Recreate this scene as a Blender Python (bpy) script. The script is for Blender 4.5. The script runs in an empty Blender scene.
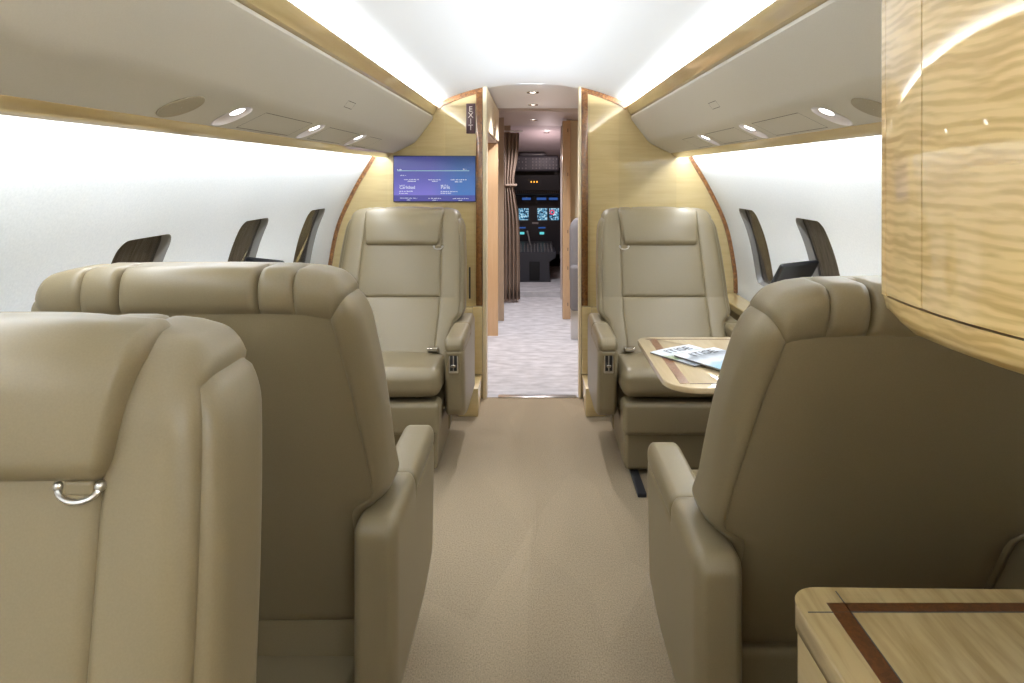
import bpy, bmesh, math, random
from mathutils import Vector, Matrix
random.seed(7)
C = bpy.context.scene.collection
PI = math.pi

# ------------------------------------------------------------------ camera
cam_d = bpy.data.cameras.new('camera'); cam = bpy.data.objects.new('camera', cam_d); C.objects.link(cam)
cam.location = (0, 0, 1.318); cam.rotation_euler = (PI/2, 0, 0)
cam_d.sensor_width = 36; cam_d.lens = 700/1024*36
cam_d.shift_x = -20/1024; cam_d.shift_y = -(341.5-174)/1024
cam_d.clip_start = 0.02
bpy.context.scene.camera = cam

# ------------------------------------------------------------------ materials
def new_mat(name):
    m = bpy.data.materials.new(name); m.use_nodes = True
    nt = m.node_tree; b = nt.nodes['Principled BSDF']
    return m, nt, b
def N(nt, t, **kw):
    n = nt.nodes.new(t)
    for k, v in kw.items(): setattr(n, k, v)
    return n
def coords(nt, scale=(1,1,1), rot=(0,0,0), kind='Object'):
    tc = N(nt, 'ShaderNodeTexCoord'); mp = N(nt, 'ShaderNodeMapping')
    mp.inputs['Scale'].default_value = scale; mp.inputs['Rotation'].default_value = rot
    nt.links.new(tc.outputs[kind], mp.inputs['Vector']); return mp
def noise(nt, vec, scale, detail=3, rough=.5, dist=0):
    n = N(nt, 'ShaderNodeTexNoise'); n.inputs['Scale'].default_value = scale
    n.inputs['Detail'].default_value = detail; n.inputs['Roughness'].default_value = rough
    n.inputs['Distortion'].default_value = dist
    nt.links.new(vec.outputs[0], n.inputs['Vector']); return n
def ramp(nt, src, stops):
    r = N(nt, 'ShaderNodeValToRGB'); cr = r.color_ramp
    while len(cr.elements) < len(stops): cr.elements.new(.5)
    for e, (p, c) in zip(cr.elements, stops): e.position = p; e.color = (*c, 1)
    nt.links.new(src, r.inputs['Fac']); return r
def bump(nt, b, src, strength, dist=.001):
    bp = N(nt, 'ShaderNodeBump'); bp.inputs['Strength'].default_value = strength; bp.inputs['Distance'].default_value = dist
    nt.links.new(src, bp.inputs['Height']); nt.links.new(bp.outputs[0], b.inputs['Normal'])
def plain(name, col, rough=.5, metal=0, spec=.5, coat=0):
    m, nt, b = new_mat(name)
    b.inputs['Base Color'].default_value = (*col, 1); b.inputs['Roughness'].default_value = rough
    b.inputs['Metallic'].default_value = metal; b.inputs['Specular IOR Level'].default_value = spec
    b.inputs['Coat Weight'].default_value = coat; b.inputs['Coat Roughness'].default_value = .03
    return m
def textured(name, c1, c2, scale, rough=.5, bstr=.2, bdist=.001, spec=.5, vs=(1,1,1), detail=3, coat=0):
    m, nt, b = new_mat(name); mp = coords(nt, vs); n = noise(nt, mp, scale, detail)
    r = ramp(nt, n.outputs['Fac'], [(.3, c1), (.7, c2)]); nt.links.new(r.outputs[0], b.inputs['Base Color'])
    b.inputs['Roughness'].default_value = rough; b.inputs['Specular IOR Level'].default_value = spec
    b.inputs['Coat Weight'].default_value = coat; b.inputs['Coat Roughness'].default_value = .03
    if bstr: bump(nt, b, n.outputs['Fac'], bstr, bdist)
    return m
def emis(name, col, s):
    m, nt, b = new_mat(name); b.inputs['Base Color'].default_value = (0,0,0,1)
    b.inputs['Emission Color'].default_value = (*col, 1); b.inputs['Emission Strength'].default_value = s
    return m
def wood(name, light, dark, across='X', coat=1.0, plank=0.16, figure=1.0, rot=(0,0,0)):
    """figured, lacquered pale veneer: ripples along one axis, planks matched side by side"""
    m, nt, b = new_mat(name)
    lo, hi = 5.0, 62.0
    sc = {'X': (lo, lo, hi), 'Y': (lo, lo, hi), 'T': (hi*1.1, lo*1.3, hi), 'YF': (13., 13., 120.), 'Z': (hi, hi, lo)}[across]
    mp = coords(nt, sc, rot); n = noise(nt, mp, 1.0, 4, .55, .35)
    mp2 = coords(nt, tuple(s*.30 for s in sc)); n2 = noise(nt, mp2, 1.0, 2, .5, .6)
    mix = N(nt, 'ShaderNodeMath', operation='MULTIPLY_ADD'); mix.inputs[1].default_value = .75
    nt.links.new(n.outputs['Fac'], mix.inputs[0])
    m2 = N(nt, 'ShaderNodeMath', operation='MULTIPLY'); m2.inputs[1].default_value = .25
    nt.links.new(n2.outputs['Fac'], m2.inputs[0]); nt.links.new(m2.outputs[0], mix.inputs[2])
    w = .16/figure
    r = ramp(nt, mix.outputs[0], [(.5-w, dark), (.5+w*.6, light)])
    # plank to plank tone
    tc = coords(nt, (1/plank, 1/plank, .0001) if across != 'Z' else (1/plank, 1/plank, .0001))
    fl = N(nt, 'ShaderNodeVectorMath', operation='FLOOR'); nt.links.new(tc.outputs[0], fl.inputs[0])
    wn = N(nt, 'ShaderNodeTexWhiteNoise'); nt.links.new(fl.outputs[0], wn.inputs['Vector'])
    mr = N(nt, 'ShaderNodeMapRange'); mr.inputs['To Min'].default_value = .90; mr.inputs['To Max'].default_value = 1.04
    nt.links.new(wn.outputs['Value'], mr.inputs['Value'])
    hs = N(nt, 'ShaderNodeHueSaturation'); nt.links.new(mr.outputs[0], hs.inputs['Value']); nt.links.new(r.outputs[0], hs.inputs['Color'])
    nt.links.new(hs.outputs[0], b.inputs['Base Color'])
    b.inputs['Roughness'].default_value = .35; b.inputs['Coat Weight'].default_value = coat; b.inputs['Coat Roughness'].default_value = .025
    b.inputs['Coat IOR'].default_value = 1.55
    return m
def burl_mat(name, c1, c2, c3, scale=55, coat=1.0):
    m, nt, b = new_mat(name); mp = coords(nt); n = noise(nt, mp, scale, 4, .65, 1.6)
    r = ramp(nt, n.outputs['Fac'], [(.34, c1), (.5, c2), (.66, c3)]); nt.links.new(r.outputs[0], b.inputs['Base Color'])
    b.inputs['Roughness'].default_value = .3; b.inputs['Coat Weight'].default_value = coat; b.inputs['Coat Roughness'].default_value = .03
    return m

LEATHER_A, LEATHER_B = (.197, .156, .088), (.212, .169, .097)
M = {}
M['leather'] = textured('leather', LEATHER_A, LEATHER_B, 420, .40, .12, .0006, .45)
M['stitch'] = plain('seam_piping', (.13, .10, .06), .6)
M['bin'] = textured('bin_leather', (.61, .57, .49), (.635, .595, .515), 300, .55, .10, .0006, .35)
M['wall'] = textured('side_lining', (.80, .84, .875), (.86, .895, .925), 150, .55, .22, .0012, .35, detail=2)
M['ceiling'] = plain('ceiling_white', (.86, .89, .93), .55, spec=.3)
M['wood'] = wood('maple_veneer', (.585, .455, .22), (.51, .38, .168), 'X', plank=.17, figure=.7)
m, nt, b = new_mat('maple_door_veneer'); mp = coords(nt, (1, 1, 1))
wv = N(nt, 'ShaderNodeTexWave', wave_type='BANDS', bands_direction='Z', wave_profile='SIN'); nt.links.new(mp.outputs[0], wv.inputs['Vector'])
wv.inputs['Scale'].default_value = 25; wv.inputs['Distortion'].default_value = 10; wv.inputs['Detail'].default_value = 2; wv.inputs['Detail Scale'].default_value = .32; wv.inputs['Detail Roughness'].default_value = .6
mp2 = coords(nt, (9, 9, 75)); n2 = noise(nt, mp2, 1.0, 3, .55, .3)
ad = N(nt, 'ShaderNodeMath', operation='MULTIPLY_ADD'); ad.inputs[1].default_value = .20; nt.links.new(wv.outputs['Fac'], ad.inputs[0])
a2 = N(nt, 'ShaderNodeMath', operation='MULTIPLY'); a2.inputs[1].default_value = .90; nt.links.new(n2.outputs['Fac'], a2.inputs[0]); nt.links.new(a2.outputs[0], ad.inputs[2])
r = ramp(nt, ad.outputs[0], [(.42, (.56, .38, .145)), (.66, (.80, .60, .28))]); nt.links.new(r.outputs[0], b.inputs['Base Color'])
b.inputs['Roughness'].default_value = .35; b.inputs['Coat Weight'].default_value = 1; b.inputs['Coat Roughness'].default_value = .025; b.inputs['Coat IOR'].default_value = 1.55
M['wood_door'] = m
M['wood_top'] = wood('maple_top_veneer', (.47, .355, .175), (.33, .23, .092), 'T', plank=5.0, figure=1.3, rot=(0,0,.0))
M['wood_table'] = wood('maple_table_veneer', (.70, .555, .345), (.60, .46, .26), 'T', plank=5.0, figure=.7)
M['wood_rail'] = wood('maple_rail', (.66, .51, .255), (.585, .435, .19), 'Y', plank=4.0, figure=.6)
M['wood_tan'] = wood('tan_veneer', (.62, .42, .24), (.56, .36, .19), 'Z', plank=3, figure=.6, coat=.5)
M['strip'] = wood('lacquered_strip', (.62, .46, .21), (.54, .385, .155), 'Y', plank=4.0, figure=.6); M['strip'].node_tree.nodes['Principled BSDF'].inputs['Coat IOR'].default_value = 2.4
M['burl'] = burl_mat('burl', (.07, .022, .006), (.20, .075, .016), (.38, .17, .045))
M['burl_dark'] = burl_mat('burl_dark', (.10, .032, .006), (.17, .062, .011), (.24, .10, .022), 40)
M['inlay'] = burl_mat('inlay_wood', (.055, .018, .005), (.085, .028, .007), (.12, .042, .011), 60, .6)
M['inlay_red'] = burl_mat('inlay_red', (.16, .055, .02), (.22, .085, .032), (.28, .12, .05), 60, .6)
M['cream'] = plain('cream_edge', (.78, .68, .47), .4)
M['carpet'] = textured('carpet_beige', (.25, .19, .122), (.37, .29, .195), 260, .95, .9, .004, .1, (1, .6, 1))
m, nt, b = new_mat('carpet_beige'); mp = coords(nt, (1, .6, 1)); n1 = noise(nt, mp, 260, 3)
r = ramp(nt, n1.outputs['Fac'], [(.3, (.275, .215, .140)), (.7, (.405, .325, .222))])
mp2 = coords(nt, (2.6, .75, 1)); vo = N(nt, 'ShaderNodeTexVoronoi'); vo.inputs['Scale'].default_value = 1.6; nt.links.new(mp2.outputs[0], vo.inputs['Vector'])
mr = N(nt, 'ShaderNodeMapRange'); mr.inputs['To Min'].default_value = .95; mr.inputs['To Max'].default_value = 1.03
sx_ = N(nt, 'ShaderNodeSeparateXYZ'); nt.links.new(vo.outputs['Color'], sx_.inputs[0]); nt.links.new(sx_.outputs[0], mr.inputs['Value'])
hs = N(nt, 'ShaderNodeHueSaturation'); nt.links.new(mr.outputs[0], hs.inputs['Value']); nt.links.new(r.outputs[0], hs.inputs['Color']); nt.links.new(hs.outputs[0], b.inputs['Base Color'])
b.inputs['Roughness'].default_value = .95; b.inputs['Specular IOR Level'].default_value = .1; bump(nt, b, n1.outputs['Fac'], .9, .004); M['carpet'] = m
M['carpet_pale'] = textured('carpet_pale', (.40, .395, .41), (.62, .615, .635), 9, .9, .25, .003, .2, (1, 2.2, 1), 6)
M['metal'] = plain('brushed_metal', (.62, .60, .57), .28, 1)
M['chrome'] = plain('chrome', (.75, .72, .68), .12, 1)
M['black'] = plain('black_plastic', (.012, .012, .014), .35)
M['matte_black'] = plain('matte_black', (.006, .006, .007), .7)
M['grey_dark'] = plain('dark_grey', (.055, .055, .06), .45)
M['grey_mid'] = plain('grey_fabric', (.17, .165, .17), .7)
M['track'] = plain('track_metal', (.05, .05, .055), .4, .6)
M['shade'] = textured('pleated_shade', (.26, .22, .18), (.46, .41, .36), 9, .6, 0, .001, .3, (3, 14, .4), 2)
M['reveal'] = plain('window_reveal', (.22, .21, .20), .3)
M['line'] = plain('panel_gap', (.10, .085, .065), .8)
M['speaker'] = textured('speaker_cloth', (.36, .31, .22), (.44, .385, .28), 700, .8, .3)
M['lens'] = emis('lamp_lens', (1, .96, .92), 14)
M['cup'] = plain('lamp_cup', (.80, .76, .78), .35)
M['sign'] = plain('sign_plate', (.055, .022, .026), .45)
M['sign_text'] = plain('sign_letter', (.78, .74, .70), .5)
M['curtain'] = textured('curtain_cloth', (.26, .185, .14), (.36, .27, .21), 200, .9, .2)
M['partition'] = wood('partition_veneer', (.40, .30, .21), (.34, .25, .17), 'Z', plank=3, figure=.6, coat=.3)
M['paper'] = plain('paper_edge', (.20, .19, .18), .6)
M['cockpit_lining'] = plain('cockpit_lining', (.42, .36, .36), .7)
M['panel_grey'] = plain('instrument_grey', (.045, .045, .055), .5)
M['knob'] = plain('pale_knob', (.55, .55, .55), .5)
M['screen_text'] = emis('screen_text', (.86, .90, 1), .85)
M['screen_line'] = emis('screen_line', (.42, .68, .80), .7)
M['amber'] = emis('amber_lamp', (1, .42, .04), 2.2)
m, nt, b = new_mat('window_pane'); b.inputs['Base Color'].default_value = (.55, .53, .50, 1); b.inputs['Roughness'].default_value = .04
b.inputs['Transmission Weight'].default_value = 1.0; b.inputs['IOR'].default_value = 1.2; M['pane'] = m

def screen_mat(name, stops, axis, size):
    m, nt, b = new_mat(name); tc = N(nt, 'ShaderNodeTexCoord'); sp = N(nt, 'ShaderNodeSeparateXYZ')
    nt.links.new(tc.outputs['Generated'], sp.inputs[0])
    b.inputs['Base Color'].default_value = (.005, .005, .01, 1); b.inputs['Roughness'].default_value = .12
    r1 = ramp(nt, sp.outputs['Z'], [(0, (.115, .105, .42)), (.13, (.115, .105, .42)), (.135, (.27, .235, .80)), (.55, (.135, .13, .52)), (1, (.065, .07, .28))])
    r1.color_ramp.interpolation = 'LINEAR'
    r2 = ramp(nt, sp.outputs['Z'], [(0, (.10, .12, .44)), (.13, (.10, .12, .44)), (.135, (.10, .26, .66)), (.55, (.06, .18, .52)), (1, (.025, .065, .20))])
    mx = N(nt, 'ShaderNodeMixRGB'); r3 = ramp(nt, sp.outputs['X'], [(.45, (0,0,0)), (.8, (1,1,1))])
    nt.links.new(r3.outputs[0], mx.inputs[0]); nt.links.new(r1.outputs[0], mx.inputs[1]); nt.links.new(r2.outputs[0], mx.inputs[2])
    nt.links.new(mx.outputs[0], b.inputs['Emission Color']); b.inputs['Emission Strength'].default_value = .75
    return m
M['screen'] = screen_mat('map_screen', None, None, None)
def display_mat(name, scale):
    m, nt, b = new_mat(name); mp = coords(nt, (1,1,1)); n = noise(nt, mp, scale, 2)
    r = ramp(nt, n.outputs['Fac'], [(.40, (.01, .02, .05)), (.5, (.05, .28, .5)), (.62, (.55, .80, .9))])
    nt.links.new(r.outputs[0], b.inputs['Emission Color']); b.inputs['Emission Strength'].default_value = .9
    b.inputs['Base Color'].default_value = (0,0,0,1); b.inputs['Roughness'].default_value = .2
    return m
M['display'] = display_mat('flight_display', 42)
M['display_strip'] = emis('strip_display', (.05, .16, .55), .55)
M['display_teal'] = emis('teal_display', (.15, .75, .80), .9)
M['display_red'] = emis('red_symbol', (.9, .05, .12), .9)
m, nt, b = new_mat('magazine_cover'); tc = N(nt, 'ShaderNodeTexCoord'); sp = N(nt, 'ShaderNodeSeparateXYZ'); nt.links.new(tc.outputs['Generated'], sp.inputs[0])
mp = coords(nt, (1,1,1)); n = noise(nt, mp, 26, 4); ad = N(nt, 'ShaderNodeMath', operation='MULTIPLY_ADD'); ad.inputs[1].default_value = .35
nt.links.new(n.outputs['Fac'], ad.inputs[0]); nt.links.new(sp.outputs['Y'], ad.inputs[2])
r = ramp(nt, ad.outputs[0], [(.35, (.30, .34, .38)), (.50, (.62, .66, .70)), (.64, (.16, .24, .11)), (.78, (.34, .40, .27)), (.86, (.70, .76, .84)), (1, (.80, .85, .93))])
nt.links.new(r.outputs[0], b.inputs['Base Color']); b.inputs['Roughness'].default_value = .3; M['cover_green'] = m
m, nt, b = new_mat('magazine_cover_blue'); tc = N(nt, 'ShaderNodeTexCoord'); sp = N(nt, 'ShaderNodeSeparateXYZ'); nt.links.new(tc.outputs['Generated'], sp.inputs[0])
mp = coords(nt, (1,1,1)); n = noise(nt, mp, 22, 4); ad = N(nt, 'ShaderNodeMath', operation='MULTIPLY_ADD'); ad.inputs[1].default_value = .35
nt.links.new(n.outputs['Fac'], ad.inputs[0]); nt.links.new(sp.outputs['Y'], ad.inputs[2])
r = ramp(nt, ad.outputs[0], [(.3, (.22, .45, .58)), (.45, (.34, .46, .56)), (.55, (.70, .76, .84)), (.76, (.45, .49, .55)), (.9, (.22, .25, .29)), (1, (.74, .78, .84))])
nt.links.new(r.outputs[0], b.inputs['Base Color']); b.inputs['Roughness'].default_value = .3; M['cover_blue'] = m

# ------------------------------------------------------------------ mesh helpers
def obj(name, bm, mat, parent=None, smooth=True, angle=40, recalc=True):
    me = bpy.data.meshes.new(name)
    if recalc: bmesh.ops.recalc_face_normals(bm, faces=bm.faces[:])
    bm.to_mesh(me); bm.free()
    for mm in (mat if isinstance(mat, (list, tuple)) else [mat]): me.materials.append(mm)
    o = bpy.data.objects.new(name, me); C.objects.link(o)
    if parent is not None: o.parent = parent
    if smooth:
        me.polygons.foreach_set('use_smooth', [True]*len(me.polygons))
        if angle < 180: me.set_sharp_from_angle(angle=math.radians(angle))
    return o
def thing(name, label, cat, loc=(0,0,0), rotz=0, group=None):
    o = bpy.data.objects.new(name, None); C.objects.link(o); o.empty_display_size = .05
    o.location = loc; o.rotation_euler = (0, 0, rotz); o['label'] = label; o['category'] = cat
    if group: o['group'] = group
    return o
def tag(o, label, cat, group=None):
    o['label'] = label; o['category'] = cat
    if group: o['group'] = group
    return o
def struct(o):
    o['kind'] = 'structure'; return o

def rbox(bm, c, h, r, seg=5, nin=6, crown=(0,0,0), deform=None, mi=0):
    """rounded box: centre c, half sizes h, corner radii r per axis, faces crowned outward, then deformed"""
    ax = []
    for i in range(3):
        H, R = h[i], min(r[i] if isinstance(r, (tuple, list)) else r, h[i]*.999)
        pos = []
        for k in range(seg, 0, -1): pos.append((-(H-R), -math.tan(PI/4*k/seg)))
        inner = [(-(H-R) + 2*(H-R)*k/nin, 0.) for k in range(nin+1)]
        pos += inner
        for k in range(1, seg+1): pos.append(((H-R), math.tan(PI/4*k/seg)))
        ax.append((pos, R))
    n = [len(a[0]) for a in ax]
    cache = {}
    def vert(i, j, k):
        key = (i, j, k)
        if key in cache: return cache[key]
        idx = key; base = Vector([ax[a][0][idx[a]][0] for a in range(3)]); d = Vector([ax[a][0][idx[a]][1] for a in range(3)])
        d.normalize()
        p = Vector([base[a] + d[a]*ax[a][1] for a in range(3)])
        q = p.copy()
        for a in range(3):
            if crown[a]:
                o1, o2 = (a+1) % 3, (a+2) % 3
                f = max(0, 1-(p[o1]/h[o1])**2)*max(0, 1-(p[o2]/h[o2])**2)
                q[a] += crown[a]*f*(p[a]/h[a])
        q += Vector(c)
        if deform: q = Vector(deform(q.x, q.y, q.z))
        v = bm.verts.new(q); cache[key] = v; return v
    for a in range(3):
        o1, o2 = (a+1) % 3, (a+2) % 3
        for side in (0, n[a]-1):
            for i in range(n[o1]-1):
                for j in range(n[o2]-1):
                    q = []
                    for (di, dj) in ((0,0), (1,0), (1,1), (0,1)):
                        idx = [0,0,0]; idx[a] = side; idx[o1] = i+di; idx[o2] = j+dj
                        q.append(vert(*idx))
                    if side == 0: q.reverse()
                    try:
                        f = bm.faces.new(q); f.material_index = mi
                    except ValueError: pass
    return bm
def RB(*a, **k):
    return rbox(bmesh.new(), *a, **k)
def box(bm, lo, hi, mi=0, bev=0):
    vs = [bm.verts.new((x, y, z)) for x in (lo[0], hi[0]) for y in (lo[1], hi[1]) for z in (lo[2], hi[2])]
    fs = []
    for q in ((0,1,3,2), (4,6,7,5), (0,4,5,1), (2,3,7,6), (0,2,6,4), (1,5,7,3)):
        f = bm.faces.new([vs[i] for i in q]); f.material_index = mi; fs.append(f)
    if bev:
        es = list({e for f in fs for e in f.edges})
        bmesh.ops.bevel(bm, geom=es, offset=bev, segments=2, profile=.5, affect='EDGES')
    return bm
def BX(lo, hi, bev=0): return box(bmesh.new(), lo, hi, 0, bev)
def prism(bm, pts, axis, a, b, mi=0, bev=0, seg=3):
    """closed outline in the plane across an axis, extruded from a to b"""
    def P(p, t):
        if axis == 'x': return (t, p[0], p[1])
        if axis == 'y': return (p[0], t, p[1])
        return (p[0], p[1], t)
    A = [bm.verts.new(P(p, a)) for p in pts]; B = [bm.verts.new(P(p, b)) for p in pts]
    fs = [bm.faces.new(A), bm.faces.new(B[::-1])]
    n = len(pts)
    for i in range(n): fs.append(bm.faces.new([A[i], B[i], B[(i+1) % n], A[(i+1) % n]]))
    for f in fs: f.material_index = mi
    if bev:
        es = list(set(fs[0].edges) | set(fs[1].edges))
        bmesh.ops.bevel(bm, geom=es, offset=bev, segments=seg, profile=.5, affect='EDGES')
    return bm
def sheet(bm, pts, y0, y1, ny=1, mi=0):
    rows = [[bm.verts.new((p[0], y0+(y1-y0)*j/ny, p[1])) for p in pts] for j in range(ny+1)]
    for j in range(ny):
        for i in range(len(pts)-1):
            f = bm.faces.new([rows[j][i], rows[j][i+1], rows[j+1][i+1], rows[j+1][i]]); f.material_index = mi
    return bm
def tube(bm, path, rad, n=10, closed=False, mi=0):
    path = [Vector(p) for p in path]; rings = []
    for i, p in enumerate(path):
        t = (path[(i+1) % len(path)] - path[i-1]) if closed else (path[min(i+1, len(path)-1)] - path[max(i-1, 0)])
        t.normalize(); u = t.cross(Vector((0,0,1)))
        if u.length < .01: u = t.cross(Vector((1,0,0)))
        u.normalize(); w = t.cross(u)
        r = rad[i] if isinstance(rad, (list, tuple)) else rad
        rings.append([bm.verts.new(p + u*math.cos(2*PI*k/n)*r + w*math.sin(2*PI*k/n)*r) for k in range(n)])
    m = len(rings)
    for i in range(m if closed else m-1):
        A, B = rings[i], rings[(i+1) % m]
        for k in range(n): bm.faces.new([A[k], A[(k+1) % n], B[(k+1) % n], B[k]]).material_index = mi
    if not closed: bm.faces.new(rings[0][::-1]).material_index = mi; bm.faces.new(rings[-1]).material_index = mi
    return bm
def spline(pts, n):
    out = []; P = [pts[0]] + list(pts) + [pts[-1]]
    for i in range(1, len(P)-2):
        for k in range(n):
            t = k/n
            out.append(tuple(.5*((2*P[i][a]) + (-P[i-1][a]+P[i+1][a])*t + (2*P[i-1][a]-5*P[i][a]+4*P[i+1][a]-P[i+2][a])*t*t
                       + (-P[i-1][a]+3*P[i][a]-3*P[i+1][a]+P[i+2][a])*t**3) for a in range(2)))
    out.append(tuple(pts[-1])); return out
def profile_fn(pts):
    L = [0]
    for i in range(1, len(pts)): L.append(L[-1] + math.dist(pts[i], pts[i-1]))
    def f(s):
        for i in range(1, len(L)):
            if s <= L[i] or i == len(L)-1:
                t = (s-L[i-1])/(L[i]-L[i-1]); return (pts[i-1][0]*(1-t)+pts[i][0]*t, pts[i-1][1]*(1-t)+pts[i][1]*t)
    return f, L
def s_at_z(pts, L, z):
    for i in range(1, len(pts)):
        a, b = pts[i-1][1], pts[i][1]
        if (a-z)*(b-z) <= 0 and a != b: return L[i-1] + (L[i]-L[i-1])*(z-a)/(b-a)
def rrect(cx, cy, hx, hy, r, n=6):
    out = []
    for (sx, sy, a0) in ((1,1,0), (-1,1,90), (-1,-1,180), (1,-1,270)):
        for k in range(n+1):
            a = math.radians(a0 + 90*k/n); out.append((cx+sx*(hx-r)+r*math.cos(a), cy+sy*(hy-r)+r*math.sin(a)))
    return out
def holed_sheet(bm, pts, y0, y1, holes, sign=1):
    """sheet along Y over a profile with rounded openings; holes: (s0,s1,y0,y1,outline) with the outline in (s,y)"""
    f, L = profile_fn(pts)
    S = sorted(set([round(x, 5) for x in L] + [round(h[i], 5) for h in holes for i in (0, 1)]))
    Y = sorted(set([y0, y1] + [round(h[i], 5) for h in holes for i in (2, 3)]))
    V = {}
    def v(s, y):
        k = (round(s, 5), round(y, 5))
        if k not in V:
            p = f(s); V[k] = bm.verts.new((sign*p[0], y, p[1]))
        return V[k]
    for i in range(len(S)-1):
        for j in range(len(Y)-1):
            ms, my = (S[i]+S[i+1])/2, (Y[j]+Y[j+1])/2
            if any(h[0] < ms < h[1] and h[2] < my < h[3] for h in holes): continue
            bm.faces.new([v(S[i], Y[j]), v(S[i+1], Y[j]), v(S[i+1], Y[j+1]), v(S[i], Y[j+1])])
    for (s0, s1, ya, yb, out) in holes:
        cs, cy = (s0+s1)/2, (ya+yb)/2
        # boundary points of the cell: radial hits of the outline plus every grid corner
        bd = []
        for (s, y) in out:
            ds, dy = s-cs, y-cy; k = min((s1-s0)/2/abs(ds) if abs(ds) > 1e-9 else 1e9, (yb-ya)/2/abs(dy) if abs(dy) > 1e-9 else 1e9)
            bd.append((cs+ds*k, cy+dy*k))
        n = len(out); iv = [v(*p) for p in out]; ov = [v(*p) for p in bd]
        for i in range(n):
            j = (i+1) % n
            q = [iv[i], iv[j], ov[j], ov[i]]
            a, b_ = bd[i], bd[j]
            corner = None
            for cx_ in (s0, s1):
                for cyy in (ya, yb):
                    on = lambda p: (abs(p[0]-cx_) < 1e-6, abs(p[1]-cyy) < 1e-6)
                    if (on(a)[0] and not on(a)[1] and on(b_)[1] and not on(b_)[0]) or (on(a)[1] and not on(a)[0] and on(b_)[0] and not on(b_)[1]): corner = (cx_, cyy)
            if corner: q = [iv[i], iv[j], ov[j], v(*corner), ov[i]]
            q2 = []
            for x in q:
                if x not in q2: q2.append(x)
            try: bm.faces.new(q2)
            except ValueError: pass
    return f
def text_bm(s, size, align='LEFT'):
    cu = bpy.data.curves.new('text', 'FONT'); cu.body = s; cu.size = size; cu.align_x = align; cu.extrude = 0.0002
    t = bpy.data.objects.new('text_tmp', cu); C.objects.link(t)
    dg = bpy.context.evaluated_depsgraph_get(); me = bpy.data.meshes.new_from_object(t.evaluated_get(dg))
    bm = bmesh.new(); bm.from_mesh(me)
    bpy.data.objects.remove(t); bpy.data.curves.remove(cu); bpy.data.meshes.remove(me)
    return bm

# ------------------------------------------------------------------ cabin shell
YA, YF = -1.7, 4.12               # aft wall, forward bulkhead
WALL = spline([(.930, 1.475), (.938, 1.425), (1.045, 1.242), (1.147, 1.02), (1.197, .78), (1.207, .62), (1.195, .45), (1.14, .2), (1.06, 0)], 5)
wf, wL = profile_fn(WALL)
WIN = [(3.46, 3.745), (2.66, 2.945), (1.87, 2.155)]
def window_holes():
    s1, s0 = s_at_z(WALL, wL, .735), s_at_z(WALL, wL, 1.137)
    hs = []
    for (a, b_) in WIN:
        r_ = rrect((s0+s1)/2, (a+b_)/2, (s1-s0)/2, (b_-a)/2, .045); o = []
        for p, q in zip(r_, r_[1:]+r_[:1]):
            ts = {0.0}
            if abs(p[0]-q[0]) > .05:                # follow the curve of the wall along the upright sides
                cs_, hs_, ho_ = (s0+s1)/2, (s1-s0)/2, (s1-s0)/2+.03
                ts |= {k/14 for k in range(14)}
                for l_ in wL:                       # outer cell corners sit on the wall's own lines
                    sx_ = cs_+(l_-cs_)*((b_-a)/2)/((b_-a)/2+.03); t_ = (sx_-p[0])/(q[0]-p[0])
                    if 0 < t_ < 1: ts.add(t_)
            for t_ in sorted(ts): o.append((p[0]+(q[0]-p[0])*t_, p[1]+(q[1]-p[1])*t_))
        hs.append((s0-.03, s1+.03, a-.03, b_+.03, o))
    return hs
wn = 0
for sgn, side in ((-1, 'left'), (1, 'right')):
    bm = bmesh.new(); hs = window_holes(); holed_sheet(bm, WALL, YA, YF, hs, sgn)
    for f in bm.faces:
        f.normal_update()
        if f.normal.x*sgn > 0: f.normal_flip()
    struct(obj('wall_'+side, bm, M['wall'], angle=180, recalc=False))
    for h in hs:
        wn += 1
        out = h[4]; cs, cy = (h[0]+h[1])/2, (h[2]+h[3])/2
        def ring(depth, k):
            r = []
            for (s, y) in out:
                p = wf(cs+(s-cs)*k); q = wf(cs+(s-cs)*k+.002); nx, nz = (q[1]-p[1]), -(q[0]-p[0]); l = math.hypot(nx, nz); nx, nz = nx/l, nz/l
                if nx < 0: nx, nz = -nx, -nz
                r.append((sgn*(p[0]+nx*depth), cy+(y-cy)*k, p[1]+nz*depth))
            return r
        bm = bmesh.new(); rs = [[bm.verts.new(p) for p in ring(d, k)] for d, k in ((0, 1.0), (.003, .985), (.034, .955), (.050, .955))]
        for A, B in zip(rs, rs[1:]):
            for i in range(len(A)): bm.faces.new([A[i], A[(i+1) % len(A)], B[(i+1) % len(A)], B[i]])
        fr = struct(obj('window_%d' % wn, bm, [M['reveal']]))
        bm = bmesh.new(); bm.faces.new([bm.verts.new(p) for p in ring(.026, .958)]); 
        g = bmesh.ops.extrude_face_region(bm, geom=bm.faces[:]); bmesh.ops.translate(bm, vec=(sgn*.003, 0, 0), verts=[e for e in g['geom'] if isinstance(e, bmesh.types.BMVert)])
        obj('pane', bm, M['pane'], fr)
        bm = bmesh.new()                                          # pleated shade behind the pane
        s0, s1 = cs-(h[1]-h[0]-.06)/2*1.0, cs+(h[1]-h[0]-.06)/2*1.0; y0, y1 = cy-.15, cy+.15
        npl = 15; cols = []
        for j in range(npl*2+1):
            y = y0+(y1-y0)*j/(npl*2); col = []
            for i in range(9):
                s = s0+(s1-s0)*i/8; p = wf(s); col.append(bm.verts.new((sgn*(p[0]+.036+.006*(j % 2)), y, p[1])))
            cols.append(col)
        for A, B in zip(cols, cols[1:]):
            for i in range(8): bm.faces.new([A[i], A[i+1], B[i+1], B[i]])
        obj('window_shade', bm, M['shade'], fr, smooth=False)

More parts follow.
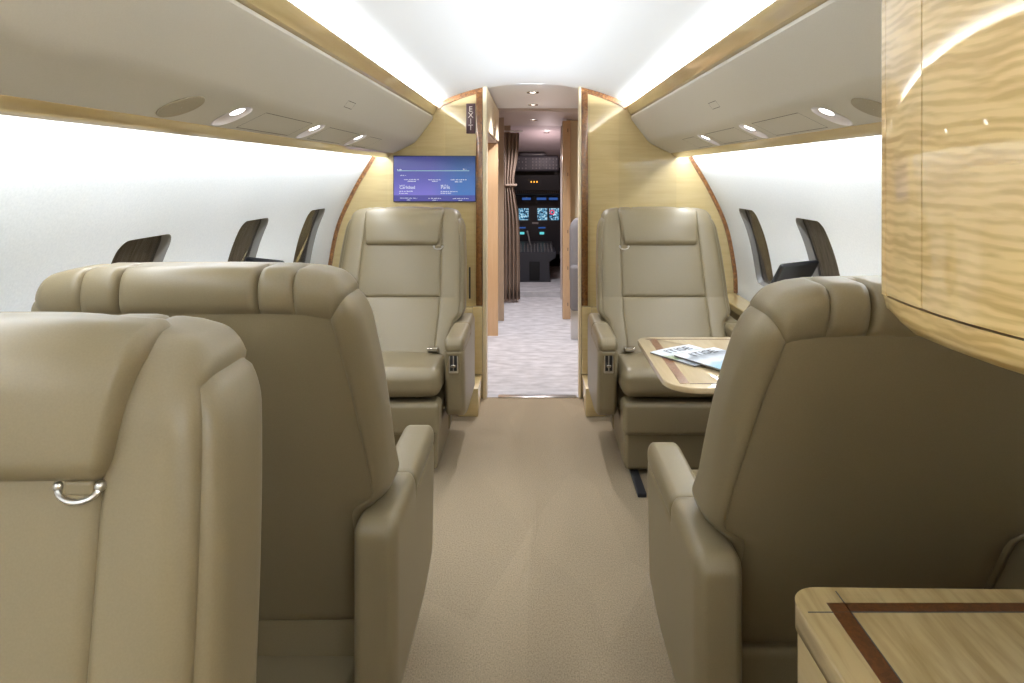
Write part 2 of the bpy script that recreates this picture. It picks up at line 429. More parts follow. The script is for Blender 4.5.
bm = BX((-1.07, YA, -.02), (1.07, YF+.01, 0)); struct(obj('floor', bm, M['carpet'], smooth=False))
# vaulted ceiling with a flat rim over the coves
R = 1.3
vault = [(-.80, 1.748), (-.555, 1.748)] + [(x, 1.86-R+math.sqrt(R*R-x*x)) for x in [-.50+.05*i for i in range(21)]] + [(.555, 1.748), (.80, 1.748)]
bm = sheet(bmesh.new(), vault, YA, YF+.08); struct(obj('ceiling', bm, M['ceiling'], angle=180))
bm = BX((-1.25, YA-.05, 0), (1.25, YA, 1.9)); struct(obj('wall_aft', bm, M['wood'], smooth=False))

# forward bulkhead, one panel each side of the doorway
for sgn, side in ((-1, 'left'), (1, 'right')):
    pts = [(.288, 0), (1.06, 0)] + [(x, z) for (x, z) in WALL[::-1][1:]] + [(.95, 1.5), (.80, 1.75), (.555, 1.748)] + [(x, 1.86-R+math.sqrt(R*R-x*x)) for x in (.5, .45, .4, .35, .288)]
    bm = prism(bmesh.new(), [(sgn*x, z) for x, z in pts], 'y', YF, YF+.06); struct(obj('wall_forward_'+side, bm, M['wood'], smooth=False))

tn = 0
def trim(bm, mat, **k):
    global tn
    tn += 1; return struct(obj('trim_%d' % tn, bm, mat, **k))
for sgn in (-1, 1):
    # burl bead following the side wall
    w = [p for p in WALL if .60 <= p[1] <= 1.43]
    inn = []
    for i, p in enumerate(w):
        a, b_ = w[max(i-1, 0)], w[min(i+1, len(w)-1)]; t = Vector((b_[0]-a[0], b_[1]-a[1])).normalized(); nn = Vector((t.y, -t.x))
        if nn.x > 0: nn = -nn
        inn.append((p[0]+nn.x*.021, p[1]+nn.y*.021))
    bm = bmesh.new()
    o1 = [(sgn*x, z) for x, z in w]; i1 = [(sgn*x, z) for x, z in inn]
    A = [bm.verts.new((x, YF-.014, z)) for x, z in o1]; B = [bm.verts.new((x, YF-.014, z)) for x, z in i1]; D = [bm.verts.new((x, YF-.001, z)) for x, z in i1]
    for i in range(len(A)-1):
        bm.faces.new([A[i], A[i+1], B[i+1], B[i]]); bm.faces.new([B[i], B[i+1], D[i+1], D[i]])
    trim(bm, M['burl'])
    # burl bead under the vault
    xs = [.288+.027*i for i in range(11)]; vz = lambda x: 1.86-R+math.sqrt(R*R-x*x) if x < .53 else 1.748-(x-.53)*.9
    up = [(x, vz(x)-.001) for x in xs]; dn = [(x-.008, vz(x)-.027) for x in xs][::-1]
    trim(prism(bmesh.new(), [(sgn*x, z) for x, z in up+dn], 'y', YF-.014, YF-.001), M['burl'], smooth=False)
    # dark upright beside the doorway, cream return, pale post below it
    trim(box(bmesh.new(), (min(sgn*.290, sgn*.328), YF-.016, .545), (max(sgn*.290, sgn*.328), YF-.001, 1.80), bev=.003), M['burl_dark'])
    ci = .266 if sgn < 0 else .275
    trim(box(bmesh.new(), (min(sgn*ci, sgn*.2885), YF-.018, 0), (max(sgn*ci, sgn*.2885), YF+.075, 1.835), bev=.003), M['cream'])
    trim(box(bmesh.new(), (min(sgn*.290, sgn*.345), YF-.055, .155), (max(sgn*.290, sgn*.345), YF-.001, .543), bev=.004), M['wood_rail'])
    # plinth block at the floor
    trim(box(bmesh.new(), (min(sgn*.292, sgn*.40), 3.80, 0), (max(sgn*.292, sgn*.40), YF-.001, .153), bev=.004), M['wood_rail'])
    trim(box(bmesh.new(), (min(sgn*.345, sgn*.50), 4.045, .155), (max(sgn*.345, sgn*.50), YF-.001, .54), bev=.004), M['wood'])

# ------------------------------------------------------------------ overhead bins
LIGHT_Y = (1.78, 2.41, 3.02)
def bin_profile():
    return [(.60, 1.668), (.584, 1.660), (.582, 1.650), (.590, 1.632), (.650, 1.553), (.676, 1.519), (.688, 1.506), (.706, 1.494), (.730, 1.481), (.815, 1.440)]
for sgn, side in ((-1, 'left'), (1, 'right')):
    ye = YA if sgn < 0 else 1.025
    B = thing('overhead_bin', 'long beige overhead bin with pale wood rail above the %s windows' % side, 'overhead bin', (sgn*.75, YF-.002, 1.44), 0, 'overhead bins')
    off = lambda x, y, z: (x-sgn*.75, y-(YF-.002), z-1.44)
    pts = bin_profile(); bf, bL = profile_fn(pts)
    s_mid = bL[-1]-.058
    holes = []
    for y in LIGHT_Y:
        o = [(s_mid+.050*math.copysign(abs(math.cos(a))**.85, math.cos(a)), y+.047*math.copysign(abs(math.sin(a))**.85, math.sin(a))) for a in [2*PI*k/36 for k in range(36)]]
        holes.append((s_mid-.053, s_mid+.053, y-.050, y+.050, o))
    bm = bmesh.new(); holed_sheet(bm, pts, ye, YF-.002, holes, sgn)
    for f in bm.faces:
        f.normal_update()
        if f.normal.x*-sgn - f.normal.z < 0: f.normal_flip()
    for v in bm.verts: v.co = off(*v.co)
    obj('shell', bm, M['bin'], B, angle=25, recalc=False)
    # closed back: top shelf, outer flank, end
    bm = bmesh.new(); top = [(.60, 1.668), (.78, 1.668), (.86, 1.60), (.895, 1.462), (.85, 1.444), (.815, 1.440)]
    sheet(bm, [(sgn*x, z) for x, z in top], ye, YF-.002)
    for yy in (ye,):
        bm.faces.new([bm.verts.new((sgn*x, yy, z)) for x, z in pts+top[1:-1][::-1]])
    for v in bm.verts: v.co = off(*v.co)
    obj('back_cover', bm, M['bin'], B, smooth=False)
    # wood rail at the cove
    rail = [(.556, 1.713), (.560, 1.719), (.568, 1.720), (.600, 1.690), (.600, 1.662), (.583, 1.664), (.577, 1.668), (.5745, 1.675), (.571, 1.680), (.566, 1.690), (.562, 1.698)]
    bm = prism(bmesh.new(), [(sgn*x-sgn*.75, z-1.44) for x, z in rail], 'y', ye-(YF-.002), 0); obj('cove_rail', bm, M['wood_rail'], B, angle=30)
    # glossy wood strip under the bin
    val = [(.8165, 1.4392), (.8185, 1.4362), (.8485, 1.4138), (.8520, 1.4128), (.8555, 1.4150), (.8560, 1.4200), (.845, 1.440), (.8165, 1.4425)]
    bm = prism(bmesh.new(), [(sgn*x-sgn*.75, z-1.44) for x, z in val], 'y', ye-(YF-.002), 0); obj('lower_strip', bm, M['strip'], B, angle=30)
    # access panel outlines and latches
    def on_surface(s, d): 
        p = bf(s); q = bf(s+.001); t = Vector((q[0]-p[0], q[1]-p[1])).normalized(); nn = Vector((t.y, -t.x))
        if nn.y > 0: nn = -nn
        return (p[0]+nn.x*d, p[1]+nn.y*d)
    def frame_on(bm, s0, s1, y0, y1, wd, d=.0012):
        for (a, b_, c, e) in ((s0, s0+wd, y0, y1), (s1-wd, s1, y0, y1), (s0, s1, y0, y0+wd), (s0, s1, y1-wd, y1)):
            q = []
            for (s, y) in ((a, c), (b_, c), (b_, e), (a, e)):
                p = on_surface(s, d); q.append(bm.verts.new(off(sgn*p[0], y, p[1])))
            bm.faces.new(q)
            q = []
            for (s, y) in ((a, c), (b_, c), (b_, e), (a, e)):
                p = on_surface(s, -.001); q.append(bm.verts.new(off(sgn*p[0], y, p[1])))
            bm.faces.new(q)
    for (y0, y1) in ((1.90, 2.30), (2.50, 2.92), (3.12, 3.36)):
        bm = bmesh.new(); frame_on(bm, s_mid-.046, s_mid+.046, y0, y1, .0022); obj('access_panel', bm, M['line'], B, smooth=False)
    s_face = bL[3]+(bL[5]-bL[3])*.62
    for y0 in (2.42,):
        bm = bmesh.new(); frame_on(bm, s_face-.014, s_face+.014, y0, y0+.10, .002); obj('latch', bm, M['line'], B, smooth=False)
    # lamps set into the underside
    nice = {1.78: 'nearest to the camera', 2.41: 'middle one of three', 3.02: 'nearest to the bulkhead'}
    for (s0, s1, ya, yb, o) in holes:
        yc = (ya+yb)/2; p0 = on_surface(s_mid, 0)
        L_ = thing('reading_light', 'lit oval reading lamp under the %s overhead bin, %s' % (side, nice[round(yc, 2)]), 'reading light', (sgn*p0[0], yc, p0[1]), 0, 'oval reading lamps')
        bm = bmesh.new(); rings = []
        for (d, k) in ((.0015, 1.06), (.002, 1.0), (-.002, .97), (-.011, .80), (-.014, .5), (-.014, .02)):
            r_ = []
            for (s, y) in o:
                p = on_surface(s_mid+(s-s_mid)*k, d); r_.append(bm.verts.new((sgn*(p[0]-p0[0]), (y-yc)*k, p[1]-p0[1])))
            rings.append(r_)
        for A, Bq in zip(rings, rings[1:]):
            for i in range(len(A)): bm.faces.new([A[i], A[(i+1) % len(A)], Bq[(i+1) % len(A)], Bq[i]])
        obj('bezel', bm, M['cup'], L_, angle=50)
        bm = bmesh.new(); cs_ = s_mid-.017; A, Bq = [], []
        for k in range(24):
            a = 2*PI*k/24; s = cs_+.019*math.cos(a); y = .021*math.sin(a)
            p = on_surface(s, -.0035); A.append(bm.verts.new((sgn*(p[0]-p0[0]), y, p[1]-p0[1])))
            p = on_surface(cs_+.022*math.cos(a), -.0135); Bq.append(bm.verts.new((sgn*(p[0]-p0[0]), .024*math.sin(a), p[1]-p0[1])))
        f = bm.faces.new(A)
        for k in range(24):
            ff = bm.faces.new([A[k], A[(k+1) % 24], Bq[(k+1) % 24], Bq[k]]); ff.material_index = 1
        obj('lens', bm, [M['lens'], M['chrome']], L_, smooth=False)
    # oval loudspeaker cover
    ys = 1.52 if sgn < 0 else 1.56
    p0 = on_surface(s_mid, .003); bm = bmesh.new(); rr = []
    for d, k in ((.0006, 1.0), (.003, .98), (.004, .9), (.004, .02)):
        r_ = []
        for i in range(36):
            a = 2*PI*i/36; s = s_mid+.050*math.cos(a)*k; p = on_surface(s, d); r_.append(bm.verts.new((sgn*(p[0]-p0[0]), (.058*math.sin(a))*k, p[1]-p0[1])))
        rr.append(r_)
    for A, Bq in zip(rr, rr[1:]):
        for i in range(36): bm.faces.new([A[i], A[(i+1) % 36], Bq[(i+1) % 36], Bq[i]])
    sp_ = obj('speaker_cover', bm, M['speaker']); sp_.location = (sgn*p0[0], ys, p0[1])
    tag(sp_, 'plain oval tan speaker cover under the %s overhead bin' % side, 'speaker cover', 'oval speaker covers')

# side ledges along the walls
for sgn, side in ((-1, 'left'), (1, 'right')):
    T = thing('side_ledge', 'pale wood ledge below the %s windows beside the seats' % side, 'ledge', (sgn*1.13, 1.1, 0), 0, 'side ledges')
    y0, y1 = (.15 if sgn < 0 else 1.06)-1.1, YF-.02-1.1
    bm = prism(bmesh.new(), [(sgn*(x-1.13), z) for x, z in ((1.074, .585), (1.190, .585), (1.190, .62), (1.078, .62), (1.074, .615))], 'y', y0, y1); obj('ledge_top', bm, M['wood_rail'], T, angle=30)
    bm = prism(bmesh.new(), [(sgn*(x-1.13), z) for x, z in ((1.080, .584), (1.175, .584), (1.170, .45), (1.11, .2), (1.083, .12), (1.080, .12))], 'y', y0, y1); obj('side_panel', bm, M['leather'], T, angle=30)

# ------------------------------------------------------------------ seats
RK = 0.0                          # recline change of the seat being built
def spine(z): return .13 - (.396-RK)*(z-.62)
def rake(z): return spine(z) + (.36*(.70-z) if z < .70 else 0)
def wide(z): 
    t = min(max((z-.62)/.48, 0), 1); return 1.0 - .075*t*t
def lean(x, y, z): return (x*wide(z), y+rake(z), z)
from mathutils.kdtree import KDTree
def patch_body(axes, classify, deform, groove=.006, deep=None, gw=.006, puff=.006, pw=.028, crown=None):
    """one rounded body cut into padded pieces: axes = per axis (list of inner stops, r_low, r_high, h_low, h_high, seg);
    classify(face centre, tri corner nodes) -> piece name. Returns {name: bmesh}"""
    A = []
    for inner, rl, rh, lo, hi, seg in axes:
        pos = [(lo+rl, -math.tan(PI/4*k/seg), rl) for k in range(seg, 0, -1)] + [(p, 0., 0.) for p in inner] + [(hi-rh, math.tan(PI/4*k/seg), rh) for k in range(1, seg+1)]
        A.append((pos, seg))
    n = [len(a[0]) for a in A]
    V, idx, faces = [], {}, []
    def vert(key):
        if key in idx: return idx[key]
        st = [A[a][0][key[a]] for a in range(3)]
        d = Vector([q[1] for q in st]); d.normalize()
        idx[key] = len(V)
        # radius on the side each component points to (flat components use the face's own radius)
        p = Vector()
        for a in range(3):
            p[a] = st[a][0] + d[a]*st[a][2]
        V.append(p); return idx[key]
    for a in range(3):
        o1, o2 = (a+1) % 3, (a+2) % 3
        for side in (0, n[a]-1):
            for i in range(n[o1]-1):
                for k in range(n[o2]-1):
                    q = []
                    for (di, dk) in ((0,0), (1,0), (1,1), (0,1)):
                        key = [0,0,0]; key[a] = side; key[o1] = i+di; key[o2] = k+dk; q.append(tuple(key))
                    if side == 0: q.reverse()
                    cell = classify(a, side, q, n, A)
                    if isinstance(cell, str): faces.append((cell, [vert(x) for x in q]))
                    else:
                        for nm, tri in cell: faces.append((nm, [vert(x) for x in tri]))
    # vertex normals, seam distance
    nrm = [Vector() for _ in V]; own = [set() for _ in V]
    for nm, f in faces:
        fn = Vector()
        for t in range(1, len(f)-1): fn += (V[f[t]]-V[f[0]]).cross(V[f[t+1]]-V[f[0]])
        for v in f: nrm[v] += fn; own[v].add(nm)
    edge = {}
    for nm, f in faces:
        for t in range(len(f)):
            e = tuple(sorted((f[t], f[(t+1) % len(f)]))); edge.setdefault(e, set()).add(nm)
    pts = []
    for (a, b_), s_ in edge.items():
        if len(s_) > 1:
            L_ = (V[a]-V[b_]).length; m_ = max(1, int(L_/.004))
            pts += [V[a].lerp(V[b_], t/m_) for t in range(m_+1)]
    kd = KDTree(max(1, len(pts)))
    for i_, p in enumerate(pts): kd.insert(p, i_)
    kd.balance()
    W = []
    for p, nn in zip(V, nrm):
        d = kd.find(p)[2] if pts else 1
        gr, w_ = (groove, gw) if not (deep and deep(p)) else (groove*2.2, gw*1.25)
        nn = nn.normalized(); q = p + nn*(puff*(1-math.exp(-d/pw)) - gr*math.exp(-(d/w_)**2))
        if crown: q = crown(q)
        W.append(Vector(deform(*q)))
    out = {}
    for nm, f in faces:
        bm, mp = out.setdefault(nm, (bmesh.new(), {}))
        for v in f:
            if v not in mp: mp[v] = bm.verts.new(W[v])
        try: bm.faces.new([mp[v] for v in f])
        except ValueError: pass
    return {k: v[0] for k, v in out.items()}
def stops(marks, lo, hi, gap=.045):
    """lattice stops between lo and hi with extra lines hugging each seam mark"""
    s_ = {lo, hi}
    for m_ in marks:
        for d in (-.018, -.008, -.003, 0, .003, .008, .018):
            if lo < m_+d < hi: s_.add(round(m_+d, 5))
    s_ = sorted(s_); out = [s_[0]]
    for a, b_ in zip(s_, s_[1:]):
        k = max(1, int(math.ceil((b_-a)/gap)))
        out += [a+(b_-a)*t/k for t in range(1, k+1)]
    return out
BX_H, BZ_T = .334, 1.136
WK = 1.0                          # width of the seat being built
def back_deform(x, y, z):
    # narrower between the arms, wider and rounded above them; the rear panel widens downwards
    t = min(max((z-.580)/.05, 0), 1); t = t*t*(3-2*t)
    lim = .297+(BX_H-.297)*t
    ax = abs(x)
    wr = min(max(-y/.05, 0), 1)*min(max((1.05-z)/.40, 0), 1)*t*.026
    if ax > .20: ax = ax + wr*((ax-.20)/.082 if ax < .282 else (BX_H-ax)/(BX_H-.282))
    zz = z - .034*(max(0, ax-.19)/.144)**2*min(max((z-.90)/.20, 0), 1)
    if ax > .20: ax = .20+(ax-.20)*(lim-.20)/(BX_H-.20)
    k = (1.015-.07*min(max((z-.62)/.48, 0), 1)**2)*WK
    yy = rake(z) if y > 0 else spine(z)
    return (math.copysign(ax*k, x), y+yy, zz)
def back_body(S):
    xs = stops((-.213, -.139, .139, .213), -.282, .282)
    ys = stops((), -.025, .040, .02)
    zs = sorted(set(stops((.70,), .30, 1.050) + [.575, .59, .60, .61, .62, .635]))
    ax = [(xs, .052, .052, -BX_H, BX_H, 6), (ys, .060, .055, -.085, .095, 5), (zs, .06, .086, .24, BZ_T, 6)]
    def classify(a, side, q, n, A):
        cx = sum(A[0][0][k[0]][0]+A[0][0][k[0]][1]*A[0][0][k[0]][2] for k in q)/4
        cy = sum(A[1][0][k[1]][0]+A[1][0][k[1]][1]*A[1][0][k[1]][2] for k in q)/4
        cz = sum(A[2][0][k[2]][0]+A[2][0][k[2]][1]*A[2][0][k[2]][2] for k in q)/4
        sd = 'l' if cx < 0 else 'r'
        def top():
            if abs(cx) < .139: return 'top_pad'
            if abs(cx) < .213: return 'top_pad:'+sd
            return 'side_bolster:'+sd
        def flank(): return 'side_panel:'+sd
        if a == 2: return 'back_shell' if side == 0 else top()
        if a == 0: return flank()
        front = side != 0
        if front:
            if abs(cx) < .213: return 'back_panel' if cz > .70 else 'lumbar_panel'
            return 'side_bolster:'+sd if abs(cx) > .213 else 'back_panel'
        else: nm_side = 'side_panel:'+sd
        nx, nz = n[0], n[2]
        out_x = abs(cx) > .282; out_z = cz > 1.050
        if not out_x and not out_z: return 'back_shell'
        if out_z and not out_x: return top()
        if out_x and not out_z: return nm_side
        # corner: split along the mitre
        ii = [k[0] for k in q]; kk = [k[2] for k in q]
        dx = (min(ii)-(nx-7)) if cx > 0 else (6-max(ii)); dz = min(kk)-(nz-7)
        if dz > dx: return 'side_bolster:'+sd
        if dz < dx: return nm_side
        def lev(k): return (k[0]-(nx-7) if cx > 0 else 6-k[0]), k[2]-(nz-7)
        on = [k for k in q if lev(k)[0] == lev(k)[1]]; up = [k for k in q if lev(k)[1] > lev(k)[0]][0]; dn = [k for k in q if lev(k)[1] < lev(k)[0]][0]
        def tri(x): 
            return [k for k in q if k in on or k == x]
        return [('side_bolster:'+sd, tri(up)), (nm_side, tri(dn))]
    P = patch_body(ax, classify, back_deform, groove=.0055, gw=.0032, puff=.005, deep=lambda p: p.z > 1.04 and abs(abs(p.x)-.139) < .03)
    for nm in sorted(P): obj(nm.split(':')[0], P[nm], M['leather'], S, angle=180, recalc=False)
def arm_body(S, sx):
    xs = stops((), -.0245, .0245, .03); ys = stops((.265,), .05, .56); zs = stops((.533,), .22, .548)
    ax = [(xs, .020, .020, -.0445, .0445, 5), (ys, .038, .060, 0, .620, 6), (zs, .035, .034, .185, .587, 6)]
    def classify(a, side, q, n, A):
        cy = sum(A[1][0][k[1]][0]+A[1][0][k[1]][1]*A[1][0][k[1]][2] for k in q)/4
        cz = sum(A[2][0][k[2]][0]+A[2][0][k[2]][1]*A[2][0][k[2]][2] for k in q)/4
        if cz < .533: return 'armrest'
        return 'arm_pad' if cy > .265 else 'armrest'
    def armd(x, y, z):
        t = min(max((z-.185)/.348, 0), 1)
        zb = .185+(.055*((y-.38)/.24)**1.5 if y > .38 else 0)
        yy = y-.045*(1-t)*max(0, y-.3)/.32
        return (sx*.325+x, yy, z if z > .533 else zb+(.533-zb)*t)
    P = patch_body(ax, classify, armd, groove=.004, gw=.003, puff=.0022, pw=.02)
    ar = obj('armrest', P['armrest'], M['leather'], S, angle=180, recalc=False)
    for nm in ('arm_pad',): obj(nm, P[nm], M['leather'], ar, angle=180, recalc=False)
    return ar
def build_seat(head_lift=0):
    S = thing('armchair', '', 'armchair')
    obj('seat_base', rbox(RB((0, .36, .105), (.258, .29, .085), (.02, .02, .02), crown=(0, 0, 0)), (0, .212, .168), (.266, .03, .124), (.02, .015, .02)), M['leather'], S)
    for sx in (-1, 1):
        obj('floor_track', BX((sx*.215-.018, .02, 0), (sx*.215+.018, .86, .018), .003), M['track'], S)
    obj('leg_rest', RB((0, .645, .262), (.272, .058, .070), (.022, .022, .022), crown=(0, .006, 0)), M['leather'], S)
    obj('seat_cushion', RB((0, .465, .402), (.276, .245, .062), (.045, .055, .045), seg=6, crown=(0, .008, .014), deform=lambda x, y, z: (x, y, z+(y-.465)*.05)), M['leather'], S)
    # belt buckle lying at the back of the cushion
    bl = obj('seat_belt', RB((.20, .335, .474), (.022, .06, .003), (.002, .004, .002), deform=lambda x, y, z: (x, y, z-(y-.335)*-.06)), M['stitch'], S)
    obj('buckle', RB((.20, .36, .486), (.026, .032, .008), (.006, .006, .005)), M['chrome'], bl)
    back_body(S)
    # headrest pillow in front
    zl = head_lift
    hr = obj('headrest', RB((0, .066, 1.040+zl), (.217 if zl == 0 else .240, .052, .094-zl*.5), (.018, .040, .034), seg=6, crown=(0, .010, .004),
             deform=lambda x, y, z: back_deform(x*(1+.80*(z-1.04-zl)), y-.30*max(0, z-1.07-zl), z)), M['leather'], S)
    zb_ = 1.040+zl-.094+zl*.5; y_ = .098+rake(zb_)
    bm = tube(bmesh.new(), [(.188+.022*math.cos(a), y_+.001-.006*math.sin(a), zb_-.003+.013*math.sin(a)) for a in [PI+PI*k/12 for k in range(13)]], [.0025]+[.0032]*11+[.0025], 8)
    for sx in (-1, 1): rbox(bm, (.188+sx*.022, y_-.001, zb_-.002), (.0055, .006, .0055), .005, 3, 1)
    obj('headrest_pull', bm, M['metal'], hr)
    obj('pull_strap', RB((.188, y_-.002, zb_-.004), (.016, .005, .008), (.004, .004, .004)), M['leather'], hr)
    # arms
    for sx in (-1, 1):
        ar = arm_body(S, sx)
        bm = BX((sx*.325-.021, .600, .437), (sx*.325+.021, .6185, .524), .003)
        cp = obj('control_panel', bm, M['metal'], ar)
        bm = box(box(bmesh.new(), (sx*.325-.0155, .6165, .448), (sx*.325-.0025, .6195, .516)), (sx*.325+.0025, .6165, .448), (sx*.325+.0155, .6195, .516))
        obj('control_slot', bm, M['black'], ar, smooth=False)
        obj('recline_lever', RB((sx*.325, .6225, .470), (.010, .005, .006), (.003, .003, .003), seg=2, nin=1), M['chrome'], ar)
    return S
def copy_tree(o, parent=None):
    c = o.copy(); C.objects.link(c)
    if parent is not None: c.parent = parent
    for ch in list(o.children): copy_tree(ch, c)
    return c
def place(o, loc, rz, label):
    o.location = loc; o.rotation_euler = (0, 0, rz); o['label'] = label; o['group'] = 'beige leather cabin armchairs'
spots = [((.684, 1.324, 0), 0, 'beige leather armchair seen from behind, between the two wooden tables on the right', -.12, .985),
         ((-.655, 1.456, 0), 0, 'beige leather armchair seen from behind, in the second row on the left', 0, 1.0),
         ((-.672, 3.71, 0), PI, 'beige leather armchair facing the camera below the blue screen', 0, .97),
         ((.664, 3.71, 0), PI, 'beige leather armchair facing the camera behind the table with magazines', 0, .97),
         ((-.669, .90, 0), PI, 'beige leather armchair with big headrest facing the camera, cut off by the left edge', .20, 1.0)]
built = {}
for i, (l, r_, lab, rk, wk) in enumerate(spots):
    if (rk, wk) in built: o = copy_tree(built[(rk, wk)])
    else:
        RK = rk; WK = wk; o = built[(rk, wk)] = build_seat(.028 if i == 4 else 0)
    place(o, l, r_, lab)
    for ch in o.children:                       # pull tab and buckle on the aisle side
        k_ = ch.name.split('.')[0]
        if k_ == 'headrest':
            for g_ in ch.children: g_.location.x = -.376 if i in (2, 4) else 0
        if k_ == 'seat_belt': ch.location.x = -.40 if i == 2 else 0

# ------------------------------------------------------------------ fold-out table with magazines
T = thing('folding_table', 'pale wood fold-out table with dark inlay holding magazines', 'table', (.77, 2.44, .62))
ZT = .67-.62
def rounded_outline(x0, x1, y0, y1, r, n=8):
    pts = [(x1, y0), (x1, y1)]
    for k in range(n+1):
        a = math.radians(90+90*k/n); pts.append((x0+.05+.05*math.cos(a), y1-.05+.05*math.sin(a)))
    for k in range(n+1):
        a = math.radians(180+90*k/n); pts.append((x0+r+r*math.cos(a), y0+r*1.0+r*math.sin(a)))
    return pts
out = rounded_outline(.413-.77, 1.16-.77, 2.12-2.44, 2.78-2.44, .10)
out = out[:2] + [(x - (.0), y) for x, y in out[2:]]
bm = prism(bmesh.new(), out, 'z', ZT-.019, ZT, bev=.004); obj('table_top', bm, M['wood_table'], T, angle=35)
bm = BX((.458-.77, 2.165-2.44, ZT-.001), (.488-.77, 2.745-2.44, ZT+.0008)); obj('inlay_strip', bm, M['inlay_red'], T, smooth=False)
bm = box(BX((.445-.77, 2.742-2.44, ZT-.001), (1.16-.77, 2.748-2.44, ZT+.0010)), (.488-.77, 2.160-2.44, ZT-.001), (1.16-.77, 2.166-2.44, ZT+.0010)); obj('inlay_line', bm, M['inlay'], T, smooth=False)
obj('support_block', BX((1.082-.77, 2.25-2.44, .001), (1.155-.77, 2.65-2.44, ZT-.0195), .003), M['wood_rail'], T)
def magazine(name, loc, rz, cover, label, txt):
    t = thing(name, label, 'magazine', loc, rz, 'magazines on the table')
    w_, h_ = .200, .215
    obj('pages', BX((-w_/2, -h_/2, 0), (w_/2, h_/2, .005), .0006), M['paper'], t)
    bm = bmesh.new(); n_ = 10; rows = []
    for j in range(n_+1): rows.append([bm.verts.new((-w_/2-.001+(w_+.002)*i/n_, -h_/2-.001+(h_+.002)*j/n_, .0056+.002*math.sin(PI*i/n_))) for i in range(n_+1)])
    for j in range(n_):
        for i in range(n_): bm.faces.new([rows[j][i], rows[j][i+1], rows[j+1][i+1], rows[j+1][i]])
    obj('cover', bm, cover, t)
    bm = text_bm(txt, .058, 'CENTER'); bmesh.ops.translate(bm, vec=(0, h_/2-.06, .0085), verts=bm.verts[:]); obj('title', bm, M['grey_dark'], t, smooth=False)
magazine('magazine', (.568, 2.487, .6715), math.radians(34), M['cover_green'], 'white magazine with green landscape on the table, the one lying further back', 'ITISE')
magazine('magazine', (.640, 2.412, .6795), math.radians(33), M['cover_blue'], 'magazine with blue and grey cover overlapping the nearer corner of the other magazine', 'ITISE')

# ------------------------------------------------------------------ pop-up monitors at the side ledges
def popup(loc, sgn, up, label):
    # lid-like screen turned to the forward seat, its top leaning back towards the aft seat
    t = thing('pop_up_monitor', label, 'monitor', loc, 0, 'black pop-up monitors')
    yaw = math.radians(33)*sgn; lean_ = math.radians(30)
    c = Vector((sgn*1.000, 2.685, .922+up)) - Vector(loc)
    Mx = Matrix.Translation(c) @ Matrix.Rotation(yaw, 4, 'Z') @ Matrix.Rotation(lean_, 4, 'X')
    def put(bm): bmesh.ops.transform(bm, matrix=Mx, verts=bm.verts[:]); return bm
    obj('screen_case', put(RB((0, 0, 0), (.112, .010, .070), (.010, .008, .010), seg=4, nin=2)), M['black'], t)
    obj('screen', put(RB((0, .0102, 0), (.100, .001, .058), (.004, .0005, .004), seg=2, nin=1)), M['matte_black'], t)
    e = Mx @ Vector((0, .006, -.055))
    obj('stalk', tube(bmesh.new(), [(0, 0, .008), (0, 0, .12), (e.x*.25, e.y*.25, .20), tuple(e)], .010, 12), M['black'], t)
    obj('foot', RB((0, 0, .006), (.03, .025, .006), (.01, .01, .004), seg=3, nin=1), M['black'], t)
popup((1.125, 2.84, .6215), 1, 0, 'black pop-up monitor standing below the right windows')
popup((-1.125, 2.84, .6215), -1, .012, 'black pop-up monitor below the left windows, mostly hidden behind the seat')

# ------------------------------------------------------------------ bulkhead screen and sign
TV = thing('wall_screen', 'blue flight map screen on the wood panel above the left forward armchair', 'screen', (-.571, YF-.002, 1.29))
hw, hh = .2425, .1355
obj('bezel', BX((-hw, -.016, -hh), (hw, 0, hh), .003), M['black'], TV)
bm = bmesh.new(); box(bm, (-hw+.004, -.0175, -hh+.004), (hw-.004, -.0165, hh-.004)); obj('display', bm, M['screen'], TV, smooth=False)
def on_screen(bm, px, py):
    bmesh.ops.transform(bm, matrix=Matrix.Translation((-hw+px*2*hw, -.0182, hh-py*2*hh)) @ Matrix.Rotation(PI/2, 4, 'X'), verts=bm.verts[:]); return bm
for s_, px, py, sz in (('Carlsbad', .075, .715, .026), ('Paris', .575, .715, .028)):
    obj('lettering', on_screen(text_bm(s_, sz), px, py), M['screen_text'], TV, smooth=False)
bm = bmesh.new()
def words_at(px, py, wd, h=.0042):
    x = px; 
    while x < px+wd:
        l = random.uniform(.012, .05); l = min(l, px+wd-x)
        c = (-hw+x*2*hw, hh-py*2*hh)
        k = 0
        while k*.0036 < l*2*hw:
            hgt = h*random.choice((.8, .8, 1.25)); box(bm, (c[0]+k*.0036, -.0185, c[1]), (c[0]+k*.0036+.0026, -.0180, c[1]+hgt)); k += 1
        x += l+.012
for (px, py, wd, h) in ((.085, .435, .065, .004), (.13, .525, .18, .0042), (.175, .565, .10, .005), (.425, .53, .15, .0042), (.47, .565, .06, .005), (.695, .53, .19, .0042), (.745, .575, .09, .005),
                     (.075, .645, .07, .0036), (.575, .645, .085, .0036), (.075, .78, .16, .0045), (.075, .825, .11, .005), (.575, .785, .20, .0045), (.575, .825, .12, .005),
                     (.085, .925, .20, .0036), (.165, .965, .05, .0045), (.425, .93, .15, .0036), (.475, .97, .055, .0045), (.72, .935, .19, .0036), (.79, .975, .055, .0045), (.845, .30, .035, .004), (.05, .315, .05, .005)):
    words_at(px, py, wd, h)
obj('small_lettering', bm, M['screen_text'], TV, smooth=False)
bm = box(bmesh.new(), (-hw+.05*2*hw, -.0182, hh-.335*2*hh), (-hw+.92*2*hw, -.0178, hh-.318*2*hh)); obj('route_line', bm, M['screen_line'], TV, smooth=False)

